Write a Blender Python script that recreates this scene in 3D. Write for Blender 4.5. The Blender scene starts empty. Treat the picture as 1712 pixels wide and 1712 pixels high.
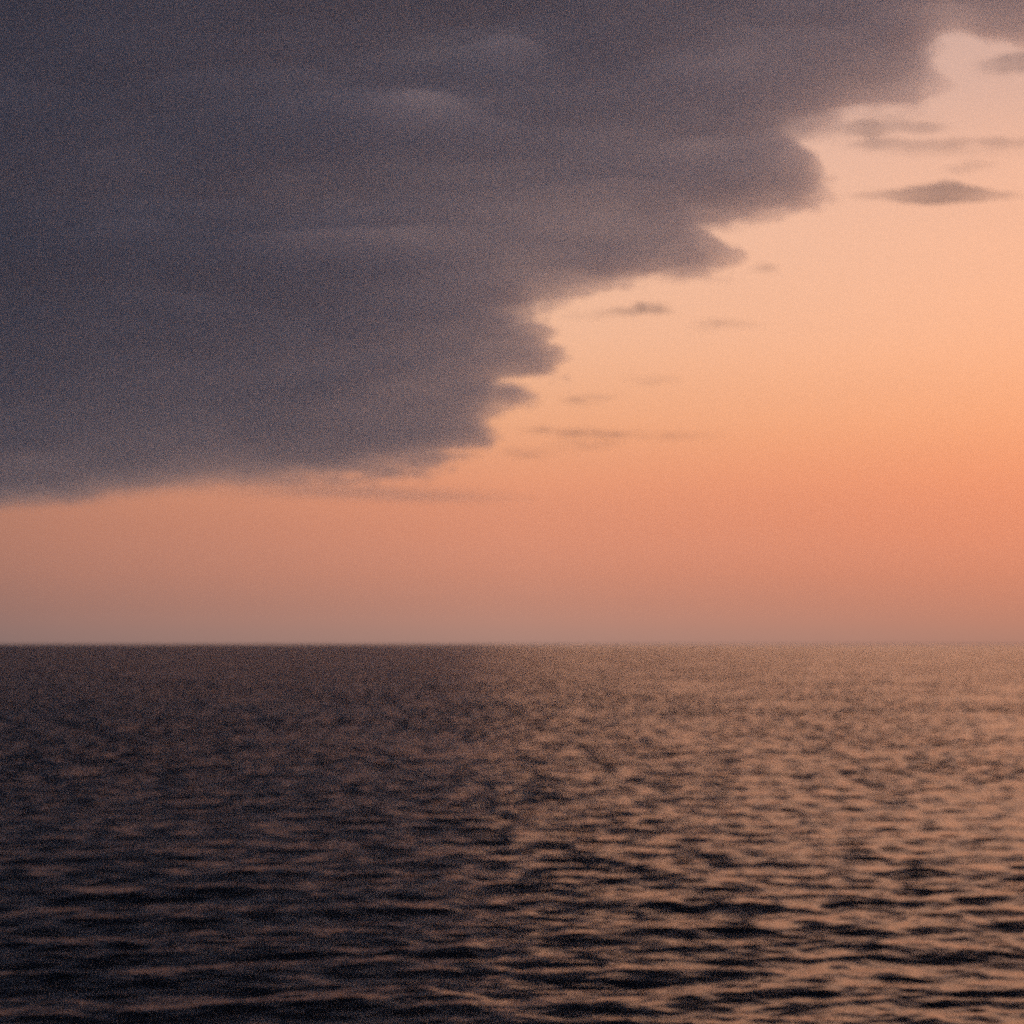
import bpy, math
import numpy as np
from mathutils import Vector, Matrix

# ------------------------------------------------------------------ camera
scene = bpy.context.scene
col = scene.collection
R = math.radians

CAM_Z = 4.0
FOV = R(30.0)
SIDE = 1712.0                      # the photograph's side, used to turn directions into bearings
FOC = SIDE / 2 / math.tan(FOV / 2)
HORIZON = 1077.0
PITCH = math.atan((HORIZON - SIDE / 2) / FOC)

cam_data = bpy.data.cameras.new('camera')
cam = bpy.data.objects.new('camera', cam_data)
col.objects.link(cam)
cam.location = (0, 0, CAM_Z)
cam.rotation_euler = (R(90) + PITCH, 0, 0)
cam_data.sensor_width = 36
cam_data.angle = FOV
cam_data.clip_start = 0.1
cam_data.clip_end = 400000
cam_data.dof.use_dof = True        # the picture is focused short of the sea
cam_data.dof.focus_distance = 7.0
cam_data.dof.aperture_fstop = 2.8
scene.camera = cam

# ------------------------------------------------------------------ sky
SUN_AZ, SUN_EL = R(22.0), R(4.5)


def lin(r, g, b):
    f = lambda c: c / 12.92 if c <= 0.04045 else ((c + 0.055) / 1.055) ** 2.4
    return (f(r / 255), f(g / 255), f(b / 255), 1.0)


def ramp(nt, stops, interp='B_SPLINE'):
    n = nt.nodes.new('ShaderNodeValToRGB')
    cr = n.color_ramp
    cr.interpolation = interp
    while len(cr.elements) < len(stops):
        cr.elements.new(0.5)
    for e, (p, c) in zip(cr.elements, stops):
        e.position = p
    for e, (p, c) in zip(cr.elements, stops):
        e.color = c if len(c) == 4 else (*c, 1)
    return n


def math_node(nt, op, a, b=None):
    n = nt.nodes.new('ShaderNodeMath')
    n.operation = op
    for i, v in enumerate((a, b)):
        if v is None:
            continue
        if isinstance(v, (int, float)):
            n.inputs[i].default_value = v
        else:
            nt.links.new(v, n.inputs[i])
    return n.outputs[0]


world = bpy.data.worlds.new('World')
scene.world = world
world.use_nodes = True
nt = world.node_tree
nt.nodes.clear()
out = nt.nodes.new('ShaderNodeOutputWorld')
bg = nt.nodes.new('ShaderNodeBackground')
bg.inputs['Strength'].default_value = 1.05
tc = nt.nodes.new('ShaderNodeTexCoord')
sep = nt.nodes.new('ShaderNodeSeparateXYZ')
nt.links.new(tc.outputs['Generated'], sep.inputs[0])
el = math_node(nt, 'ARCSINE', sep.outputs['Z'])
el01 = math_node(nt, 'DIVIDE', el, R(90))
E = lambda d: d / 90.0
elev = ramp(nt, [
    (E(0.0), lin(173, 126, 109)),
    (E(0.8), lin(189, 128, 107)),
    (E(2.2), lin(214, 130, 100)),
    (E(4.5), lin(242, 143, 104)),
    (E(6.6), lin(251, 166, 116)),
    (E(9.2), lin(255, 184, 143)),
    (E(12.7), lin(248, 187, 154)),
    (E(16.0), lin(229, 179, 157)),
    (E(25.0), lin(152, 148, 156)),
    (E(45.0), lin(80, 101, 132)),
    (E(90.0), lin(50, 70, 104)),
], 'B_SPLINE')
nt.links.new(el01, elev.inputs['Fac'])
# how the glow dies away from the bearing of the sun
flat = nt.nodes.new('ShaderNodeVectorMath'); flat.operation = 'MULTIPLY'
flat.inputs[1].default_value = (1, 1, 0)
nt.links.new(tc.outputs['Generated'], flat.inputs[0])
nrm = nt.nodes.new('ShaderNodeVectorMath'); nrm.operation = 'NORMALIZE'
nt.links.new(flat.outputs[0], nrm.inputs[0])
dot = nt.nodes.new('ShaderNodeVectorMath'); dot.operation = 'DOT_PRODUCT'
dot.inputs[1].default_value = (math.sin(SUN_AZ), math.cos(SUN_AZ), 0)
nt.links.new(nrm.outputs[0], dot.inputs[0])
daz = math_node(nt, 'ARCCOSINE', dot.outputs['Value'])
daz01 = math_node(nt, 'DIVIDE', daz, math.pi)
A = lambda d: d / 180.0
fall = ramp(nt, [
    (A(0), (1.0, 1.0, 1.0)),
    (A(5), (1.0, 1.0, 1.0)),
    (A(22), (0.90, 1.06, 1.18)),
    (A(35), (0.65, 0.83, 1.01)),
    (A(50), (0.23, 0.48, 0.76)),
    (A(74), (0.14, 0.29, 0.54)),
    (A(110), (0.13, 0.24, 0.43)),
    (A(180), (0.12, 0.22, 0.40)),
], 'LINEAR')
nt.links.new(daz01, fall.inputs['Fac'])
mul = nt.nodes.new('ShaderNodeMix'); mul.data_type = 'RGBA'; mul.blend_type = 'MULTIPLY'
mul.inputs['Factor'].default_value = 1.0
nt.links.new(elev.outputs['Color'], mul.inputs['A'])
nt.links.new(fall.outputs['Color'], mul.inputs['B'])
nishita = nt.nodes.new('ShaderNodeTexSky')
nishita.sky_type = 'NISHITA'
nishita.sun_disc = False
nishita.sun_elevation = SUN_EL
nishita.sun_rotation = SUN_AZ
nishita.dust_density = 5.0
add = nt.nodes.new('ShaderNodeMix'); add.data_type = 'RGBA'; add.blend_type = 'ADD'
add.inputs['Factor'].default_value = 0.0012
nt.links.new(mul.outputs['Result'], add.inputs['A'])
nt.links.new(nishita.outputs['Color'], add.inputs['B'])
nt.links.new(add.outputs['Result'], bg.inputs['Color'])
nt.links.new(bg.outputs[0], out.inputs['Surface'])

# ------------------------------------------------------------------ veiled, setting sun
sun_data = bpy.data.lights.new('sun', 'SUN')
sun_data.energy = 0.20
sun_data.angle = R(46)
sun_data.color = (1.0, 0.47, 0.27)
sun = bpy.data.objects.new('sun', sun_data)
col.objects.link(sun)
sd = Vector((math.sin(SUN_AZ) * math.cos(SUN_EL), math.cos(SUN_AZ) * math.cos(SUN_EL), math.sin(SUN_EL)))
sun.rotation_euler = (-sd).to_track_quat('-Z', 'Y').to_euler()

# ------------------------------------------------------------------ exposure and sampling
scene.view_settings.view_transform = 'Standard'
scene.view_settings.look = 'None'
scene.view_settings.exposure = 0.0
scene.view_settings.gamma = 1.0
cy = scene.cycles
cy.use_denoising = False           # render noise is left in as grain
cy.volume_bounces = 6
cy.max_bounces = 10
cy.transparent_max_bounces = 64
cy.sample_clamp_indirect = 4.0
cy.filter_width = 1.5
cy.use_adaptive_sampling = True
cy.adaptive_threshold = 0.12
cy.adaptive_min_samples = 44


def tag(o, label=None, cat=None, group=None, kind=None):
    for k, v in (('label', label), ('category', cat), ('group', group), ('kind', kind)):
        if v:
            o[k] = v
    return o


def mesh_from_arrays(name, co, quads):
    me = bpy.data.meshes.new(name)
    n, m = len(co), len(quads)
    me.vertices.add(n)
    me.vertices.foreach_set('co', np.ascontiguousarray(co, dtype=np.float32).ravel())
    me.loops.add(4 * m)
    me.loops.foreach_set('vertex_index', np.ascontiguousarray(quads, dtype=np.int32).ravel())
    me.polygons.add(m)
    me.polygons.foreach_set('loop_start', np.arange(0, 4 * m, 4, dtype=np.int32))
    me.polygons.foreach_set('use_smooth', np.ones(m, dtype=bool))
    me.update(calc_edges=True)
    return me


# ------------------------------------------------------------------ sea
rng = np.random.default_rng(11)

# rings of the sheet: fine near the shore, opening out towards the horizon
radii = [2.0]
while radii[-1] < 90000:
    r = radii[-1]
    step = max(0.025 if r > 15 else 0.25, (0.0018 if r < 60 else 0.0022 if r < 420 else 0.006) * r)
    if r > 1500:
        step = max(step, r * r * 2.6e-4 / CAM_Z * 0.5)
    if r > 6000:
        step = r * 0.12
    radii.append(r + min(step, r * 0.12))
radii = np.array(radii)
fine = np.radians(np.linspace(-19.5, 19.5, 440))
rest = np.radians(np.linspace(19.5, 340.5, 90)[1:-1])
az = np.concatenate([fine, rest])
NR, NA = len(radii), len(az)
spacing = np.gradient(radii)
lateral = radii * (fine[1] - fine[0])
cell = np.maximum(spacing, lateral)

NW = 220
lam = np.exp(rng.uniform(np.log(0.08), np.log(3.0), NW))
theta = rng.normal(R(8), R(45), NW)             # travelling towards the shore
theta = np.where(lam > 1.2, R(9) + (theta - R(8)) * 0.7, theta)
phase = rng.uniform(0, 2 * np.pi, NW)
octaves = np.log2(3.0 / 0.08)
per_octave = 0.039
slope = per_octave * np.sqrt(2 * octaves / NW) * np.ones(NW)
slope *= np.interp(np.log(lam), np.log([0.08, 0.15, 0.29, 0.64, 1.15, 1.9, 3.0]), [0.9, 1.1, 1.25, 1.25, 1.1, 0.8, 0.6])
k = 2 * np.pi / lam
amp = slope / k
dx, dy = np.sin(theta), -np.cos(theta)

RR, AA = np.meshgrid(radii, az, indexing='ij')
X0 = RR * np.sin(AA)
Y0 = RR * np.cos(AA)
Z = np.zeros_like(X0); DX = np.zeros_like(X0); DY = np.zeros_like(X0)
nf = len(fine)
lost = np.zeros(NR)                 # slope of the ripples finer than the sheet's cells
for i in range(NW):
    w = np.clip((lam[i] / cell - 2.0) / 2.0, 0, 1)
    lost += 0.5 * slope[i] ** 2 * (1 - w ** 2)
    w *= np.clip((radii - 4) / 5, 0, 1)
    rows = np.nonzero(w > 0)[0]
    if len(rows) == 0:
        continue
    a, b = rows[0], rows[-1] + 1
    ph = k[i] * (dx[i] * X0[a:b, :nf] + dy[i] * Y0[a:b, :nf]) + phase[i]
    aw = amp[i] * w[a:b, None]
    Z[a:b, :nf] += aw * np.cos(ph)
    s = aw * np.sin(ph) * 0.8
    DX[a:b, :nf] -= dx[i] * s
    DY[a:b, :nf] -= dy[i] * s
# a low swell steepening as it nears the shore
for la, th_, am, r0, rw in ((2.6, R(13), 0.012, 25, 8), (2.1, R(4), 0.010, 21, 6), (3.1, R(18), 0.012, 32, 9)):
    ph = 2 * np.pi / la * (math.sin(th_) * X0[:, :nf] - math.cos(th_) * Y0[:, :nf]) + 3 * np.sin(X0[:, :nf] / 6.5 + la) * 0.5
    aw = am * np.exp(-((RR[:, :nf] - r0 - 3 * np.sin(X0[:, :nf] / 4.7 + la)) / rw) ** 2)
    Z[:, :nf] += aw * (np.cos(ph) + 0.25 * np.cos(2 * ph))
# waves bunch into gusty and slack patches
patch = np.zeros_like(X0)
for j in range(14):
    lp = np.exp(rng.uniform(np.log(14), np.log(120)))
    t = rng.uniform(0, np.pi)
    patch += np.cos(2 * np.pi / lp * (math.sin(t) * X0 + math.cos(t) * Y0) + rng.uniform(0, 6.28))
gust = (1.0 + 0.15 * np.exp(-(RR / 36.0) ** 2)) * (1.0 + 0.10 * patch / 2.6)
edge_fade = np.ones(NA); edge_fade[:nf] = np.clip((R(19.5) - np.abs(fine)) / R(1.0), 0, 1); edge_fade[nf:] = 0
g = np.clip(gust, 0.55, 2.0) * edge_fade[None, :]
Z *= g; DX *= g; DY *= g
co = np.stack([X0 + DX, Y0 + DY, Z], -1).reshape(-1, 3)
I, J = np.meshgrid(np.arange(NR - 1), np.arange(NA), indexing='ij')
J2 = (J + 1) % NA
quads = np.stack([I * NA + J, I * NA + J2, (I + 1) * NA + J2, (I + 1) * NA + J], -1).reshape(-1, 4)[:, ::-1]
centre = len(co)
co = np.vstack([co, [[0, 0, 0]]])
jj = np.arange(0, NA - 1, 2)
cap = np.stack([np.full_like(jj, centre), (jj + 2) % NA, jj + 1, jj], -1)
quads = np.vstack([quads, cap[:, ::-1]])
sea_me = mesh_from_arrays('sea', co, quads)
at = sea_me.attributes.new('fine_chop', 'FLOAT', 'POINT')
at.data.foreach_set('value', np.append(np.repeat(np.sqrt(lost), NA), 0.0).astype(np.float32))
sea = bpy.data.objects.new('sea', sea_me)
col.objects.link(sea)
tag(sea, 'dark rippled evening sea reaching to the horizon', kind='structure')

CHOP = 11.5
LEAN = 0.9                         # faces turned to the shore hide the ones behind them
wm = bpy.data.materials.new('sea_water')
wm.use_nodes = True
nt = wm.node_tree
p = nt.nodes['Principled BSDF']
p.inputs['Base Color'].default_value = (0.004, 0.007, 0.008, 1)
p.inputs['IOR'].default_value = 1.333
p.inputs['Roughness'].default_value = 0.22
geo = nt.nodes.new('ShaderNodeNewGeometry')
mp = nt.nodes.new('ShaderNodeMapping')
mp.inputs['Scale'].default_value = (0.55, 1.0, 1.0)
nt.links.new(geo.outputs['Position'], mp.inputs['Vector'])
nz = nt.nodes.new('ShaderNodeTexNoise')
nz.inputs['Scale'].default_value = 4.0
nz.inputs['Detail'].default_value = 4
nz.inputs['Roughness'].default_value = 0.55
nt.links.new(mp.outputs[0], nz.inputs['Vector'])
bump = nt.nodes.new('ShaderNodeBump')
bump.inputs['Strength'].default_value = 1.0
bump.inputs['Distance'].default_value = 0.008
nt.links.new(nz.outputs['Fac'], bump.inputs['Height'])
# ripples too fine for the sheet, gathered in gusty patches
att = nt.nodes.new('ShaderNodeAttribute'); att.attribute_name = 'fine_chop'
mp2 = nt.nodes.new('ShaderNodeMapping'); mp2.inputs['Scale'].default_value = (1 / 11, 1 / 26, 1)
nt.links.new(geo.outputs['Position'], mp2.inputs['Vector'])
gz = nt.nodes.new('ShaderNodeTexNoise'); gz.inputs['Scale'].default_value = 1.0; gz.inputs['Detail'].default_value = 3
nt.links.new(mp2.outputs[0], gz.inputs['Vector'])
gf = math_node(nt, 'MULTIPLY_ADD', gz.outputs['Fac'], 2.8); gf.node.inputs[2].default_value = -0.4
gf = math_node(nt, 'MAXIMUM', gf, 0.15)
rz = nt.nodes.new('ShaderNodeTexNoise'); rz.inputs['Scale'].default_value = 1.7; rz.inputs['Detail'].default_value = 3
nt.links.new(geo.outputs['Position'], rz.inputs['Vector'])
sb = nt.nodes.new('ShaderNodeVectorMath'); sb.operation = 'SUBTRACT'; sb.inputs[1].default_value = (0.5, 0.5, 0.5)
nt.links.new(rz.outputs['Color'], sb.inputs[0])
fl = nt.nodes.new('ShaderNodeVectorMath'); fl.operation = 'MULTIPLY'; fl.inputs[1].default_value = (CHOP, CHOP, 0)
nt.links.new(sb.outputs[0], fl.inputs[0])
sc1 = nt.nodes.new('ShaderNodeVectorMath'); sc1.operation = 'SCALE'
ln = nt.nodes.new('ShaderNodeVectorMath'); ln.operation = 'ADD'; ln.inputs[1].default_value = (0, -LEAN, 0)
nt.links.new(fl.outputs[0], ln.inputs[0])
nt.links.new(ln.outputs[0], sc1.inputs[0])
nt.links.new(math_node(nt, 'MULTIPLY', att.outputs['Fac'], gf), sc1.inputs['Scale'])
ad = nt.nodes.new('ShaderNodeVectorMath'); ad.operation = 'ADD'
nt.links.new(bump.outputs[0], ad.inputs[0]); nt.links.new(sc1.outputs[0], ad.inputs[1])
nn = nt.nodes.new('ShaderNodeVectorMath'); nn.operation = 'NORMALIZE'
nt.links.new(ad.outputs[0], nn.inputs[0])
nt.links.new(nn.outputs[0], p.inputs['Normal'])
sea_me.materials.append(wm)

# ------------------------------------------------------------------ clouds: closed bodies of droplets
cp, sp = math.cos(PITCH), math.sin(PITCH)


def bearing(px, py):
    """unit direction of a bearing given on the photograph"""
    x = (px - SIDE / 2) / FOC
    y = (SIDE / 2 - py) / FOC
    d = np.stack([x, cp - sp * y, sp + cp * y], -1)
    return d / np.linalg.norm(d, axis=-1, keepdims=True)


def value_noise(x, y, seed):
    r = np.random.default_rng(seed)
    t = r.random((64, 64))
    xi, yi = np.floor(x).astype(int), np.floor(y).astype(int)
    fx, fy = x - xi, y - yi
    fx = fx * fx * (3 - 2 * fx); fy = fy * fy * (3 - 2 * fy)
    g = lambda a, b: t[a % 64, b % 64]
    return ((g(xi, yi) * (1 - fx) + g(xi + 1, yi) * fx) * (1 - fy)
            + (g(xi, yi + 1) * (1 - fx) + g(xi + 1, yi + 1) * fx) * fy)


def fbm(x, y, seed, n=4, gain=0.5):
    s, a, tot = 0, 1.0, 0
    for i in range(n):
        s = s + a * value_noise(x * 2 ** i + 7.3 * i, y * 2 ** i + 3.1 * i, seed + i)
        tot += a; a *= gain
    return s / tot


SIGMA = 0.004                      # droplets: extinction per metre


def cloud_material(name, colour, absorb, g):
    m = bpy.data.materials.new(name)
    m.use_nodes = True
    nt = m.node_tree
    nt.nodes.clear()
    o = nt.nodes.new('ShaderNodeOutputMaterial')
    v = nt.nodes.new('ShaderNodeVolumePrincipled'); v.inputs['Density Attribute'].default_value = ''; v.inputs['Temperature Attribute'].default_value = ''
    v.inputs['Color'].default_value = (*colour, 1)
    v.inputs['Density'].default_value = SIGMA
    v.inputs['Anisotropy'].default_value = g
    nt.links.new(v.outputs[0], o.inputs['Volume'])
    # near-clear skin added so the droplet volume also has a surface
    t = nt.nodes.new('ShaderNodeBsdfTransparent')
    n = nt.nodes.new('ShaderNodeTexNoise')
    n.inputs['Scale'].default_value = 3.0
    rp = ramp(nt, [(0.3, (0.985, 0.985, 0.985)), (0.7, (1, 1, 1))], 'LINEAR')
    nt.links.new(n.outputs['Fac'], rp.inputs['Fac'])
    nt.links.new(rp.outputs['Color'], t.inputs['Color'])
    nt.links.new(t.outputs[0], o.inputs['Surface'])
    return m


CLOUD = cloud_material('cloud_droplets', (0.980, 0.944, 0.926), None, 0.75)
SCRAP = cloud_material('scrap_droplets', (0.78, 0.76, 0.76), None, 0.45)
VEIL = cloud_material('veil_droplets', (1.0, 0.99, 0.98), None, 0.75)


def cloud_body(name, px, py, tau, altitude, under, mat, eps=0.03):
    """closed body between a rolling underside and a top; tau is its depth along the sight line"""
    d = bearing(px, py)
    sin_e = np.maximum(d[..., 2], 0.01)
    dist = (altitude - CAM_Z) / sin_e
    base = d * dist[..., None]
    base[..., 2] += CAM_Z
    th = np.where(tau > eps, tau * sin_e / SIGMA, 0)
    bot = base.copy(); top = base.copy()
    solid = tau > eps
    u = np.where(solid, under, 0) * np.clip(th / 150.0, 0, 1)
    bot[..., 2] += u - 0.4 * th
    top[..., 2] += u + 0.6 * th
    n, m = tau.shape
    ib = np.arange(n * m).reshape(n, m)
    it = ib.copy()
    it[solid] = n * m + np.arange(solid.sum())
    co = np.vstack([bot.reshape(-1, 3), top[solid]])
    any_ = solid[:-1, :-1] | solid[1:, :-1] | solid[:-1, 1:] | solid[1:, 1:]
    a, b = np.nonzero(any_)
    qb = np.stack([ib[a, b], ib[a + 1, b], ib[a + 1, b + 1], ib[a, b + 1]], -1)
    qt = np.stack([it[a, b], it[a, b + 1], it[a + 1, b + 1], it[a + 1, b]], -1)
    q = np.vstack([qb, qt])
    used = np.unique(q)
    remap = -np.ones(len(co), dtype=int); remap[used] = np.arange(len(used))
    me = mesh_from_arrays(name, co[used], remap[q])
    me.materials.append(mat)
    o = bpy.data.objects.new(name, me)
    col.objects.link(o)
    return o


EDGE = [(-3000, 905), (-900, 890), (-300, 866), (0, 850), (150, 838), (300, 820), (420, 814), (560, 808), (640, 798),
        (700, 787), (770, 766), (822, 755), (828, 730), (816, 704), (850, 688), (888, 668), (874, 650), (846, 641),
        (900, 632), (938, 622), (944, 604), (918, 588), (924, 562), (906, 541), (872, 531), (896, 509), (960, 498),
        (1030, 478), (1100, 462), (1165, 455), (1222, 448), (1230, 428), (1196, 402), (1172, 380), (1250, 370),
        (1310, 358), (1366, 350), (1392, 325), (1374, 298), (1368, 268), (1356, 246), (1318, 230), (1375, 222), (1405, 208),
        (1420, 190), (1500, 180), (1556, 170), (1578, 142), (1556, 112), (1556, 80), (1574, 44), (1598, 28), (1650, 48),
        (1720, 52), (1850, 40), (2100, 0), (2600, -120), (5000, -700)]


def signed_distance(px, py, line):
    """distance in picture units to the bank's rim, positive inside (above it)"""
    P = np.stack([px, py], -1)
    best = np.full(px.shape, 1e9)
    L = np.array(line, float)
    for a, b in zip(L[:-1], L[1:]):
        ab = b - a
        t = np.clip(((P - a) @ ab) / (ab @ ab), 0, 1)
        q = a + t[..., None] * ab
        best = np.minimum(best, np.hypot(P[..., 0] - q[..., 0], P[..., 1] - q[..., 1]))
    # inside test against the closed outline
    poly = list(line) + [(5000, -40000), (-3000, -40000)]
    inside = np.zeros(px.shape, bool)
    for (x1, y1), (x2, y2) in zip(poly, poly[1:] + poly[:1]):
        if y1 == y2:
            continue
        c = ((y1 > py) != (y2 > py)) & (px < (x2 - x1) * (py - y1) / (y2 - y1) + x1)
        inside ^= c
    return np.where(inside, best, -best)


# the great bank
xs = np.concatenate([np.linspace(-2800, -60, 60)[:-1], np.arange(-60, 1780, 6.0), np.linspace(1780, 4600, 60)])
ys = np.concatenate([np.arange(900, -60, -6.0), -60 - np.cumsum(np.geomspace(6, 260, 80))])
PX, PY = np.meshgrid(xs, ys, indexing='ij')
warpx = (fbm(PX / 70, PY / 36, 5, 5, 0.6) - 0.5) * 46
warpy = (fbm(PX / 70, PY / 36, 25, 5, 0.6) - 0.5) * 28
calm = np.interp(PX, [300, 750], [0.25, 0.7])
D = signed_distance(PX + calm * warpx, PY + calm * warpy, EDGE)
fray = fbm(PX / 64, PY / 13, 140, 5, 0.65) - 0.5
D = D + fray * np.interp(PX, [300, 800], [14, 64]) * np.clip(1.2 - np.abs(D) / 90, 0, 1)
soft = 30.0 + 30.0 * np.exp(-((PX - 1480) / 110) ** 2 - ((PY - 185) / 40) ** 2) + 26.0 * np.clip((560 - PX) / 300, 0, 1)
soft = soft * (0.55 + 1.3 * fbm(PX / 130, PY / 70, 170, 3))
dd = np.clip(D + 12, 0, None)
tau = 3.4 * (1 - np.exp(-(dd / soft) ** 1.7))
tau += 1.2 * np.clip((D - 60) / 300, 0, 1)
deep = np.clip((D - 150) / 800, 0, 1)
tau += 2.2 * deep * deep * (3 - 2 * deep)       # the bank deepens away from its rim


def blob(cx, cy_, rx, ry):
    return np.exp(-(((PX - cx) / rx) ** 2 + ((PY - cy_) / ry) ** 2))


tau += 3.6 * np.clip((900 - PX) / 800, 0, 1.4) * np.clip(D / 55, 0, 1) * np.clip((PY - 150) / 350, 0, 1)   # and to the left

# long thin sliver under the bank's left foot
tau += 0.7 * blob(560, 822, 150, 9) + 0.45 * blob(720, 832, 110, 7)
# thinner places where the light above shows through
for cx, cy_, rx, ry, f in ((715, 140, 90, 26, 0.68), (850, 18, 60, 26, 0.62), (540, 368, 170, 24, 0.5), (220, 330, 130, 24, 0.4),
                           (600, 110, 200, 30, 0.3)):
    tau *= 1 - f * blob(cx, cy_, rx, ry)
tau *= 0.78 + 0.44 * fbm(PX / 260, PY / 46, 60, 5)
under = (fbm(PX / 170, PY / 42, 90) - 0.5) * 80
bank = cloud_body('cloud_bank', PX, PY, tau, 2000.0, under, CLOUD)
tag(bank, 'vast dark slate and mauve cloud bank with scalloped rim filling the upper left sky', 'cloud')

# the small clouds in the clear sky
SMALL = [
    ('small dark lens-shaped cloud, the darkest one alone in the clear sky', 2100,
     [(1560, 328, 62, 5, 1.3), (1588, 321, 38, 6, 1.3), (1530, 331, 40, 5, .8), (1630, 329, 40, 5, .9), (1560, 338, 40, 5, .5), (1490, 324, 34, 5, .5), (1450, 329, 24, 4, .25), (1680, 325, 26, 4, .3)]),
    ('tiny dark tuft just below the middle of the cloud bank rim', 2100,
     [(1084, 515, 20, 7, 1.2), (1100, 521, 14, 5, .4), (1040, 521, 32, 6, .28), (985, 528, 32, 6, .22)]),
    ('faint thin streak to the right of the tiny dark tuft', 2100,
     [(1205, 540, 30, 5, .28), (1245, 543, 24, 5, .18), (1180, 548, 24, 6, .12)]),
    ('long hazy grey streak stretching to the right edge above the lens-shaped cloud', 2200,
     [(1470, 240, 46, 7, .45), (1560, 243, 70, 7, .34), (1660, 239, 60, 6, .36), (1760, 238, 80, 7, .36), (1600, 254, 120, 8, .12)]),
    ('short ragged streak tucked under the stepped corner of the cloud bank', 2200,
     [(1440, 217, 44, 8, .7), (1500, 213, 38, 6, .6), (1552, 215, 24, 5, .45), (1490, 198, 60, 8, .15)]),
    ('grey smudge at the right edge below the cloud in the top corner', 2200,
     [(1690, 108, 36, 11, .7), (1740, 104, 40, 11, .7), (1660, 116, 26, 8, .25)]),
    ('faint little smear between the long streak and the lens-shaped cloud', 2100,
     [(1632, 276, 26, 5, .3), (1605, 284, 24, 5, .2)]),
    ('faint speck off the blunt tip of the cloud bank', 2100,
     [(1278, 449, 17, 7, .3)]),
    ('lowest long thin streak floating right of the foot of the bank', 2000,
     [(905, 719, 22, 5, .32), (970, 725, 40, 6, .36), (1030, 727, 36, 6, .3), (1120, 728, 70, 8, .12)]),
    ('dim streak just below and left of the lowest long streak', 2000,
     [(880, 757, 32, 7, .3), (985, 744, 50, 8, .15)]),
    ('faint pair of smudges beside the notch of the cloud bank', 2000,
     [(962, 670, 20, 6, .25), (1000, 665, 24, 5, .14), (1090, 635, 40, 8, .1)]),
]
for n, (label, alt, parts) in enumerate(SMALL):
    x0 = min(c[0] - 3 * c[2] for c in parts); x1 = max(c[0] + 3 * c[2] for c in parts)
    y0 = min(c[1] - 3 * c[3] for c in parts); y1 = max(c[1] + 3 * c[3] for c in parts)
    PX, PY = np.meshgrid(np.linspace(x0, x1, int((x1 - x0) / 3)), np.linspace(y1, y0, int((y1 - y0) / 1.5)), indexing='ij')
    wx = (fbm(PX / 30, PY / 9, 200 + 9 * n, 5, 0.6) - 0.5) * 34
    wy = (fbm(PX / 34, PY / 20, 300 + 9 * n) - 0.5) * 7
    t = np.zeros_like(PX)
    for cx, cy_, rx, ry, a in parts:
        t += a * np.exp(-((PX + wx - cx) / rx) ** 2 - ((PY + wy - cy_) / ry) ** 2)
    if n == 0:
        t *= 0.75 + 0.5 * fbm(PX / 40, PY / 16, 402, 4)
    else:
        t *= np.clip(-0.35 + 2.7 * fbm(PX / 34, PY / 9, 400 + 9 * n, 5, 0.6), 0.05, None)
    t = np.clip(t - 0.012, 0, None)
    o = cloud_body('cloud', PX, PY, t, alt, np.zeros_like(t), SCRAP, eps=0.006)
    tag(o, label, 'cloud', 'small clouds in the clear sky')

# thin high veil added so the clear sky renders grainy; the rest hangs below
xs = np.linspace(-2800, 4600, 120)
ys = np.concatenate([np.linspace(1050, -60, 120), -60 - np.cumsum(np.geomspace(12, 400, 40))])
PX, PY = np.meshgrid(xs, ys, indexing='ij')
t = 0.16 * np.clip((1050 - PY) / 120, 0, 1) * (0.8 + 0.4 * fbm(PX / 300, PY / 50, 700))
veil = cloud_body('grain_veil', PX, PY, t, 5000.0, np.zeros_like(t), VEIL, eps=0.001)
tag(veil, 'thin high veil of cloud added over the whole evening sky to give it grain', kind='stuff')

# ------------------------------------------------------------------ haze lying on the sea
hz = 80000.0
z0, z1 = -1.5, 6.5
v = [(x, y, z) for z in (z0, z1) for x, y in ((-hz, -hz), (hz, -hz), (hz, hz), (-hz, hz))]
f = [(0, 3, 2, 1), (4, 5, 6, 7), (0, 1, 5, 4), (1, 2, 6, 5), (2, 3, 7, 6), (3, 0, 4, 7)]
hm = bpy.data.meshes.new('haze')
hm.from_pydata(v, [], f)
haze = bpy.data.objects.new('haze', hm)
col.objects.link(haze)
m = bpy.data.materials.new('haze_air')
m.use_nodes = True
nt = m.node_tree
nt.nodes.clear()
o = nt.nodes.new('ShaderNodeOutputMaterial')
v = nt.nodes.new('ShaderNodeVolumePrincipled'); v.inputs['Density Attribute'].default_value = ''; v.inputs['Temperature Attribute'].default_value = ''
v.inputs['Color'].default_value = (0.9, 0.87, 0.85, 1)
v.inputs['Density'].default_value = 2.2e-5
v.inputs['Anisotropy'].default_value = 0.4
nt.links.new(v.outputs[0], o.inputs['Volume'])
hm.materials.append(m)
tag(haze, 'thin warm evening haze lying on the sea', kind='stuff')
